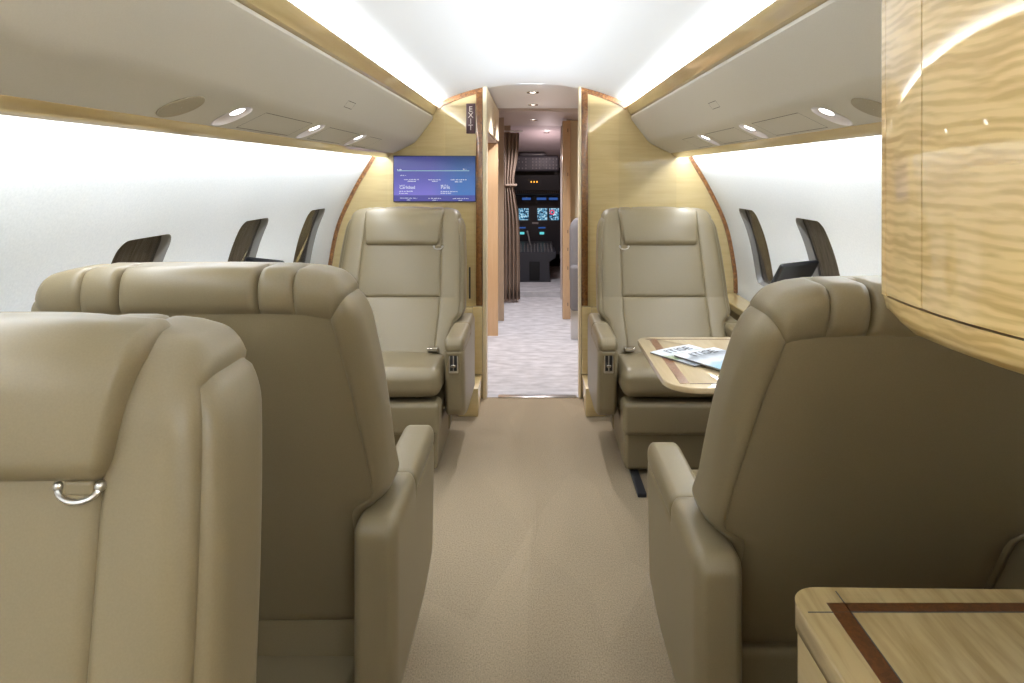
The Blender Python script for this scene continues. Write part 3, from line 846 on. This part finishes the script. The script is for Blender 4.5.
SG = thing('exit_sign', 'small dark vertical EXIT sign on the wood panel beside the doorway', 'sign', (-.360, YF-.002, 1.644))
obj('plate', BX((-.0265, -.008, -.088), (.0265, 0, .088), .003), M['sign'], SG)
for k, ch in enumerate('EXIT'):
    bm = text_bm(ch, .046, 'CENTER'); bmesh.ops.transform(bm, matrix=Matrix.Translation((0, -.0085, .040-.036*k)) @ Matrix.Rotation(PI/2, 4, 'X'), verts=bm.verts[:])
    obj('letter', bm, M['sign_text'], SG, smooth=False)
# slim handle slot in the left panel
sl = obj('door_pull', BX((-.0045, -.004, -.095), (.0045, 0, .09), .001), M['matte_black']); sl.location = (-.366, YF-.0015, .680)
tag(sl, 'thin dark upright slot handle in the left wood panel beside the seat', 'handle')

# ------------------------------------------------------------------ credenza and overhead cabinet at the right
CR = thing('credenza', 'pale wood credenza with dark inlaid top in the lower right corner', 'cabinet', (.78, .30, 0))
def corner_outline(x0, x1, y0, y1, r, n=10):
    pts = [(x1, y0), (x1, y1)]
    for k in range(n+1):
        a = math.radians(90+90*k/n); pts.append((x0+r+r*math.cos(a), y1-r+r*math.sin(a)))
    pts.append((x0, y0)); return pts
loc = lambda pts: [(x-.78, y-.30) for x, y in pts]
bm = prism(bmesh.new(), loc(corner_outline(.372, 1.03, -.45, 1.014, .040)), 'z', .002, .676); obj('body', bm, M['wood_rail'], CR, angle=30)
ct = obj('countertop', prism(bmesh.new(), loc(corner_outline(.370, 1.06, -.45, 1.020, .042)), 'z', .679, .716, bev=.012, seg=5), M['wood_top'], CR, angle=35)
obj('inlay_strip', box(box(bmesh.new(), (.413-.78, -.40-.30, .7155), (.437-.78, .982-.30, .7166)), (.4375-.78, .963-.30, .7155), (1.02-.78, .982-.30, .7166)), M['inlay'], ct, smooth=False)
bm = box(BX((.4375-.78, -.42-.30, .7155), (.4390-.78, 1.010-.30, .7166)), (.379-.78, .9605-.30, .7155), (1.02-.78, .9622-.30, .7166)); obj('joint_line', bm, M['grey_dark'], ct, smooth=False)

CB = thing('overhead_cabinet', 'tall glossy figured maple overhead cabinet with bowed doors, upper right corner', 'cabinet', (.80, .30, 1.1))
def bowx(y):
    d = abs(y-.87)
    if d > .28: d = .28+(d-.28)*.25
    return .487+.74*d*d
def cab_section(d, y0, y1, n=16, xout=.985):
    """front curve from y0 to y1, inset by d, closed against the wall side"""
    front = []
    for i in range(n+1):
        y = y0+(y1-y0)*i/n; front.append((bowx(y)+d, y))
    return front
def cab_outline(d, yfwd, yaft, r, xo, n=18):
    pts = [(xo, yaft), (xo, yfwd)]
    x0 = bowx(yfwd-r)+d
    for k in range(8): 
        a = math.radians(90+90*k/8); pts.append((x0+r+r*math.cos(a), yfwd-r+r*math.sin(a)))
    for i in range(n+1):
        y = (yfwd-r)+(yaft-(yfwd-r))*i/n; pts.append((bowx(y)+d, y))
    return pts
lc = lambda pts: [(x-.80, y-.30) for x, y in pts]
bm = prism(bmesh.new(), lc(cab_outline(.010, 1.005, -.45, .02, .90)), 'z', .045, .635); obj('carcass', bm, M['matte_black'], CB, angle=30)
# doors: curved slabs with thin gaps
def door(yf, ya, z0, z1, nm, mat):
    r = .012; out_ = []
    n = 24
    fr = [(bowx(yf+(ya-yf)*i/n), yf+(ya-yf)*i/n) for i in range(n+1)]
    bk = [(x+.022, y) for x, y in fr][::-1]
    bm = prism(bmesh.new(), lc(fr+bk), 'z', z0-1.1, z1-1.1, bev=.0015, seg=2); return obj(nm, bm, mat, CB, angle=12)
# forward edge post rounded round to the hidden end
pts = [(.895, 1.0075), (.895, 1.0125)]
xr = bowx(.99)
for k in range(9):
    a = math.radians(90+90*k/8); pts.append((xr+.0205+.0205*math.cos(a), .992+.0205*math.sin(a)))
pts += [(bowx(.983), .983), (bowx(.983)+.006, .983), (xr+.012, .99)]
obj('end_panel', prism(bmesh.new(), lc(pts), 'z', .047, .64), M['wood_door'], CB, angle=30)
door(.982, .8755, 1.1495, 1.74, 'door', M['wood_door'])
door(.8735, .33, 1.1495, 1.74, 'door', M['wood_door'])
door(.328, -.42, 1.1495, 1.74, 'door', M['wood_door'])
# lower rail rolled under
n = 20; bm = bmesh.new(); ysec = [.985-.008*i for i in range(11)]+[.905-1.325*i/n for i in range(1, n+1)]
prof = [(.022, 1.147), (.0, 1.1465), (.0, 1.128), (.004, 1.118), (.012, 1.109), (.026, 1.103), (.05, 1.101), (.30, 1.101)]
rows = []
for k in range(7):
    a = math.radians(90-90*k/7.0)
    rows.append([bm.verts.new((bowx(.985)+dx+(.028-min(dx, .028)*.0)*(1-math.cos(math.radians(90-a*180/PI))) *0 -.80, .985-.30, z-1.1)) for dx, z in prof] if False else None)
rows = []
for k in range(6):                        # rounded forward corner
    a = math.radians(90*(1-k/6)); rows.append([bm.verts.new((bowx(.985)+.026-(.026-min(dx, .026))*math.cos(a)+max(0, dx-.026)*1-.80+.034*max(0, (1.147-z)/.046)**2.2, .985+(.026-min(dx, .026))*math.sin(a)-.30, z-1.1)) for dx, z in prof])
roll = lambda y, z: .034*max(0, (y-.91)/.075)**2*min(max((1.147-z)/.046, 0), 1)**2.2
for y in ysec: rows.append([bm.verts.new((bowx(y)+dx+roll(y, z)-.80, y-.30, z-1.1)) for dx, z in prof])
for A, B_ in zip(rows, rows[1:]):
    for i in range(len(prof)-1): bm.faces.new([A[i], A[i+1], B_[i+1], B_[i]])
bmesh.ops.remove_doubles(bm, verts=bm.verts[:], dist=.0002)
obj('lower_rail', bm, M['wood_door'], CB, angle=45)

# ------------------------------------------------------------------ vestibule, passage and cockpit beyond the doorway
struct(obj('floor_passage', BX((-1.1, YF+.015, -.02), (1.1, 7.5, 0)), M['carpet_pale'], smooth=False))
ts = obj('threshold_strip', BX((-.20, -.024, 0), (.262, .024, .006), .002), M['metal']); ts.location = (0, YF+.02, .0005)
tag(ts, 'polished metal threshold strip on the floor of the doorway', 'threshold strip')
arc = lambda zc, sag, hw_: [(hw_*(-1+i/8), zc-sag*(-1+i/8)**2) for i in range(17)]
struct(obj('ceiling_passage', sheet(bmesh.new(), arc(1.857, .0, 1.1), YF+.062, 5.75), M['ceiling'], angle=180))
M['lining'] = plain('passage_lining', (.50, .43, .40), .6)
struct(obj('ceiling_galley', sheet(sheet(bmesh.new(), arc(1.835, .16, 1.1), 5.75, 7.45), [(-1.1, 1.9), (1.1, 1.9)], 5.75, 5.751), M['lining'], angle=180))
bm = bmesh.new(); bm.faces.new([bm.verts.new(q) for q in ((-.30, YF+.0625, 1.856), (.30, YF+.0625, 1.856), (.30, YF+.0625, 1.95), (-.30, YF+.0625, 1.95))]); struct(obj('trim_%d' % (tn+1), bm, M['ceiling'], smooth=False)); tn += 1
bm = bmesh.new(); a_ = arc(1.835, .16, 1.1); bm.faces.new([bm.verts.new((x, 5.75, z)) for x, z in a_+[(1.1, 1.9), (-1.1, 1.9)]]); struct(obj('trim_%d' % (tn+1), bm, M['lining'], smooth=False)); tn += 1
for sgn, side in ((-1, 'left'), (1, 'right')):
    struct(obj('wall_passage_'+side, BX((min(sgn*1.0, sgn*1.05), YF+.065, 0), (max(sgn*1.0, sgn*1.05), 9.6, 1.9)), M['wood_tan'], smooth=False))
G = thing('galley_cabinet', 'cream upper cabinet inside the passage on the left of the doorway', 'cabinet', (-.6, 4.95, 1.57))
obj('body', BX((-.38, -.74, 0), (.318, .74, .272)), M['lining'], G, smooth=False)
for (a, b_) in ((-.735, -.01), (.0, .735)):
    d_ = obj('door', BX((.319, a, .012), (.332, b_, .265), .003), M['cream'], G)
    obj('knob', RB((.335, b_-.05, .07), (.004, .006, .006), (.003, .003, .003), seg=3, nin=1), M['chrome'], d_)
bm = prism(bmesh.new(), [(-.985, 0), (-.277, 0), (-.277, 1.565), (-.985, 1.565)], 'y', 5.70, 5.74); struct(obj('wall_galley', bm, M['wood_tan'], smooth=False))
struct(obj('wall_entry', box(bmesh.new(), (-.985, 6.28, 0), (-.252, 6.34, 1.835)), M['partition'], smooth=False))
# right side: partition with a wood edge and pale panel beyond
struct(obj('wall_closet', box(bmesh.new(), (.318, 6.5, 0), (.985, 6.56, 1.835)), M['cream'], smooth=False))
CL = thing('closet', 'narrow tan wood closet edge on the right of the passage', 'closet', (.32, 6.42, 0))
obj('body', BX((-.042, -.06, .001), (.028, .075, 1.80), .003), M['partition'], CL)
ed = obj('edge_strip', BX((-.043, -.068, .001), (.029, -.061, 1.80), .002), M['wood_tan'], CL)
for z in (.12, .45, .62, .78, 1.3, 1.7):
    obj('hinge', BX((.002, -.0705, z), (.008, -.0685, z+.03)), M['line'], CL, smooth=False)
J = thing('jump_seat', 'folded grey jump seat behind the right edge of the doorway', 'jump seat', (.43, 5.6, 0))
obj('backrest', RB((0, 0, .68), (.13, .05, .29), (.08, .04, .10), seg=6, nin=4), M['grey_mid'], J)
obj('seat', RB((0, -.07, .42), (.13, .04, .18), (.03, .03, .03), seg=4, nin=3), M['grey_mid'], J)
obj('leg', BX((-.12, -.03, 0), (.12, .03, .30), .008), M['metal'], J)
# downlights
def downlight(x, y, z, r, label, lum=1):
    t = thing('ceiling_light', label, 'ceiling light', (x, y, z), 0, 'passage downlights')
    bm = bmesh.new(); rr = []
    for rad, dz in ((r*1.45, 0), (r*1.4, -.006), (r*1.05, -.006), (r, -.001)):
        rr.append([bm.verts.new((rad*math.cos(2*PI*k/24), rad*math.sin(2*PI*k/24), dz)) for k in range(24)])
    for A, B_ in zip(rr, rr[1:]):
        for k in range(24): bm.faces.new([A[k], A[(k+1) % 24], B_[(k+1) % 24], B_[k]])
    obj('ring', bm, M['chrome'], t)
    bm = bmesh.new(); bm.faces.new([bm.verts.new((r*math.cos(2*PI*k/24), r*math.sin(2*PI*k/24), -.0015)) for k in range(24)][::-1]); obj('lens', bm, M['lens'], t, smooth=False)
    return t
downlight(0.005, 4.60, 1.856, .028, 'first round downlight in the passage ceiling, nearest to the doorway')
downlight(0.008, 5.42, 1.856, .028, 'second round downlight in the passage ceiling, between two others')
downlight(0.012, 6.70, 1.833, .028, 'third round downlight in the passage ceiling, nearest to the cockpit')
# curtain
bm = bmesh.new(); cols = []; n = 40
for i in range(n+1):
    t = i/n; col = []
    for j in range(13):
        z = .03+1.71*j/12; pin = 1-.35*math.exp(-((z-1.22)/.25)**2)+.05*(1-j/12)
        x = -.295+(.165*pin)*t; y = 7.16+.035*math.sin(t*PI*9)*pin+.004*math.sin(z*9); col.append(bm.verts.new((x, y, z)))
    cols.append(col)
for A, B_ in zip(cols, cols[1:]):
    for j in range(12): bm.faces.new([A[j], A[j+1], B_[j+1], B_[j]])
g = bmesh.ops.extrude_face_region(bm, geom=bm.faces[:]); bmesh.ops.translate(bm, vec=(0, .006, 0), verts=[e for e in g['geom'] if isinstance(e, bmesh.types.BMVert)])
for v in bm.verts: v.co -= Vector((-.22, 7.16, 0))
CU = thing('curtain', 'brown gathered curtain hanging at the left of the cockpit entrance', 'curtain', (-.22, 7.16, 0))
obj('drape', bm, M['curtain'], CU, angle=180)
obj('tieback', RB((.005, .003, 1.205), (.062, .045, .012), (.01, .02, .006), seg=3, nin=3), M['curtain'], CU)
obj('curtain_rod', tube(bmesh.new(), [(-.12, 0, 1.755), (.12, 0, 1.755)], .008, 10), M['metal'], CU)
# cockpit frame
struct(obj('wall_cockpit_left', BX((-.985, 7.35, 0), (-.225, 7.40, 1.83)), M['partition'], smooth=False))
struct(obj('wall_cockpit_right', BX((.300, 7.35, 0), (.985, 7.40, 1.83)), M['lining'], smooth=False))
struct(obj('floor_cockpit', BX((-1.0, 7.5, -.02), (1.0, 9.6, .055)), M['carpet_pale'], smooth=False))
cp_pts = [(7.44, 1.845), (8.0, 1.79), (8.5, 1.66), (8.9, 1.48), (9.2, 1.40)]
bm = bmesh.new(); A = [bm.verts.new((-1.0, y, z)) for y, z in cp_pts]; B_ = [bm.verts.new((1.0, y, z)) for y, z in cp_pts]
for i in range(len(A)-1): bm.faces.new([A[i], A[i+1], B_[i+1], B_[i]])
struct(obj('ceiling_cockpit', bm, M['cockpit_lining'], angle=60))
struct(obj('wall_nose', BX((-1.0, 9.55, 0), (1.0, 9.6, 1.9)), M['matte_black'], smooth=False))
# window of the cockpit: black night beyond
wf_ = struct(obj('window_%d' % (wn+1), prism(prism(bmesh.new(), [(-.9, 1.08), (.9, 1.08), (.9, 1.12), (-.9, 1.12)], 'y', 9.25, 9.30), [(-.9, 1.36), (.9, 1.36), (.9, 1.42), (-.9, 1.42)], 'y', 9.25, 9.30), M['grey_dark'], smooth=False))
obj('pane', BX((-.9, 9.27, 1.12), (.9, 9.278, 1.36)), M['black'], wf_, smooth=False)
OP = thing('overhead_switchboard', 'dark overhead switch panel at the top of the cockpit', 'control panel', (.03, 8.55, 1.36))
Rm = Matrix.Rotation(math.radians(-12), 4, 'X')
obj('housing', RB((0, 0, .085), (.30, .05, .095), (.03, .02, .03), seg=3, nin=2), M['panel_grey'], OP)
obj('hood', RB((-.02, .02, .195), (.17, .06, .025), (.05, .03, .02), seg=3, nin=2), M['grey_dark'], OP)
bm = bmesh.new()
for i in range(14):
    for j in range(4):
        x = -.27+.0415*i; z = .025+.038*j
        if random.random() < .85: box(bm, (x-.006, -.057, z-.008), (x+.006, -.048, z+.010+random.random()*.006))
obj('switches', bm, M['grey_mid'], OP, smooth=False)['kind'] = 'stuff'
bm = bmesh.new()
for k in range(3): box(bm, (-.045+.035*k, 0, -.008), (-.033+.035*k, .006, .012))
al = obj('warning_lights', bm, M['amber'], smooth=False)
bm = box(box(box(bmesh.new(), (-.30, .008, -.10), (.30, .03, .085)), (-.27, .012, .028), (-.25, .024, .145)), (.25, .012, .028), (.27, .024, .145))
an = obj('annunciator', bm, M['matte_black'], OP, smooth=False); an.location = (0, -.03, -.14); al.parent = an

IP = thing('instrument_panel', 'cockpit instrument panel with lit blue displays seen down the passage', 'instrument panel', (.03, 8.85, .055))
obj('panel', BX((-.62, 0, .25), (.62, .05, 1.0), .006), M['panel_grey'], IP)
obj('glareshield', RB((0, -.09, 1.045), (.62, .13, .042), (.04, .05, .025), seg=4, nin=3), M['grey_dark'], IP)
bm = bmesh.new()
for i in range(24): box(bm, (-.30+.025*i, -.226, 1.030), (-.287+.025*i, -.216, 1.058))
obj('buttons', bm, M['grey_mid'], IP, smooth=False)['kind'] = 'stuff'
for (x, w_) in ((-.10, .055), (.09, .06), (.24, .055)):
    obj('strip_display', BX((x-w_, -.004, .935), (x+w_, 0.001, .965)), M['display_strip'], IP, smooth=False)
for (x, z) in ((-.135, .755), (.10, .755), (.25, .755)):
    obj('display', BX((x-.062, -.004, z-.075), (x+.062, .001, z+.075)), M['display'], IP, smooth=False)
obj('warning_symbol', tube(bmesh.new(), [(.225+.025*math.cos(a), -.006, .78+.025*math.sin(a)) for a in [2*PI*k/16 for k in range(16)]], .008, 6, True), M['display_red'], IP)
obj('placard', BX((-.03, -.008, .632), (.05, .001, .655)), M['knob'], IP, smooth=False)
for x in (-.155, .095):
    obj('small_display', BX((x-.045, -.004, .575), (x+.045, .001, .592)), M['display_strip'], IP, smooth=False)
    obj('small_display', BX((x-.028, -.004, .500), (x+.028, .001, .530)), M['display_teal'], IP, smooth=False)
PD = thing('centre_pedestal', 'dark centre pedestal with throttle levers between the pilot seats', 'pedestal', (.03, 8.3, .055))
bm = prism(bmesh.new(), [(-.19, 0), (-.16, .24), (-.25, .28), (-.25, .35), (.25, .35), (.25, .28), (.16, .24), (.19, 0)], 'y', -.12, .50, bev=.008); obj('body', bm, M['panel_grey'], PD, angle=30)
obj('kick_panel', BX((-.06, -.128, .02), (.06, -.121, .24), .004), M['matte_black'], PD)
obj('console', prism(bmesh.new(), [(-.12, .351), (.48, .351), (.48, .42)], 'x', -.22, .22), M['grey_dark'], PD, smooth=False)
bm = bmesh.new()
for i in range(11):
    for j in range(4): box(bm, (-.20+.04*i-.008, -.10+.11*j, .35+.012*j), (-.20+.04*i+.008, -.07+.11*j, .376+.013*j))
obj('switches', bm, M['grey_mid'], PD, smooth=False)['kind'] = 'stuff'
obj('throttle_lever', tube(bmesh.new(), [(-.05, .25, .385), (-.07, .22, .50), (-.09, .20, .57)], [.006, .009, .011], 8), M['knob'], PD)
for sx, nm in ((-1, 'left'), (1, 'right')):
    PS = thing('pilot_seat', 'dark pilot seat at the %s of the cockpit pedestal, mostly hidden' % nm, 'seat', (.03+sx*.52, 8.0, .055), 0, 'pilot seats')
    obj('seat_pan', RB((0, .12, .30), (.22, .24, .07), (.04, .05, .04), seg=4, nin=3), M['grey_dark'], PS)
    obj('backrest', RB((0, -.12, .66), (.22, .06, .36), (.06, .04, .08), seg=4, nin=3), M['grey_dark'], PS)
    obj('pedestal_leg', RB((0, .1, .115), (.14, .16, .115), (.03, .03, .02), seg=3, nin=2), M['grey_dark'], PS)
downlight(.165, 7.85, 1.782, .026, 'small round light in the cockpit ceiling above the pilot seats')

# ------------------------------------------------------------------ lights
def area(name, loc, rot, sx, sy, power, col=(1,1,1), spread=180):
    d = bpy.data.lights.new(name, 'AREA'); d.shape = 'RECTANGLE'; d.size = sx; d.size_y = sy; d.energy = power; d.color = col; d.spread = math.radians(spread)
    o = bpy.data.objects.new(name, d); C.objects.link(o); o.location = loc; o.rotation_euler = rot; return o
def spot(name, loc, power, col, angle=100, blend=.8, rot=(0,0,0), r=.02):
    d = bpy.data.lights.new(name, 'SPOT'); d.energy = power; d.color = col; d.spot_size = math.radians(angle); d.spot_blend = blend; d.shadow_soft_size = r
    o = bpy.data.objects.new(name, d); C.objects.link(o); o.location = loc; o.rotation_euler = rot; return o
COVE, WASH = 80, 27
WHITE, COOL, WARM = (1, .965, .92), (.88, .94, 1), (1, .90, .78)
for sgn in (-1, 1):
    yc, ln = (YA+YF)/2, YF-YA-.06
    # LED strips lying in the cove: one washes the rim, one shines through the slot across the vault
    area('cove_light', (sgn*.640, yc, 1.690), (PI, -sgn*math.radians(25), 0), .04, ln, COVE*.95, (.90, .95, 1))
    area('cove_light', (sgn*.735, yc, 1.700), (0, sgn*math.radians(97), 0), .05, ln, COVE*1.32, (.90, .95, 1))
    # LED strip behind the lower edge of the bin, aimed down the wall
    y0 = YA if sgn < 0 else 1.03
    area('wall_wash_light', (sgn*.885, (y0+YF)/2, 1.436), (0, -sgn*math.radians(12), 0), .020, YF-y0-.04, WASH*(YF-y0)/5.8, COOL)
    for y in LIGHT_Y:
        spot('reading_lamp', (sgn*.757, y, 1.462), 3, (1, .93, .93), 110, .9, (0, sgn*math.radians(-8), 0))
for (y, z) in ((4.60, 1.83), (5.42, 1.83), (6.70, 1.81)):
    spot('passage_lamp', (0, y, z), 62, (.95, .94, 1), 130, .6)
spot('galley_lamp', (.62, 6.05, 1.80), 45, (1, .95, .88), 150, .6)
d = bpy.data.lights.new('cockpit_lamp', 'POINT'); d.energy = 7; d.color = (1, .80, .82); d.shadow_soft_size = .03
o = bpy.data.objects.new('cockpit_lamp', d); C.objects.link(o); o.location = (.165, 7.95, 1.50)

w = bpy.data.worlds.new('world'); bpy.context.scene.world = w; w.use_nodes = True
w.node_tree.nodes['Background'].inputs[0].default_value = (.02, .02, .022, 1); w.node_tree.nodes['Background'].inputs[1].default_value = 1

sc = bpy.context.scene
sc.view_settings.view_transform = 'Standard'; sc.view_settings.look = 'None'; sc.view_settings.gamma = 1; sc.view_settings.exposure = 0.0
sc.view_settings.use_curve_mapping = False
sc.cycles.max_bounces = 10; sc.cycles.diffuse_bounces = 6; sc.cycles.glossy_bounces = 5; sc.cycles.sample_clamp_indirect = 6
sc.cycles.use_denoising = True
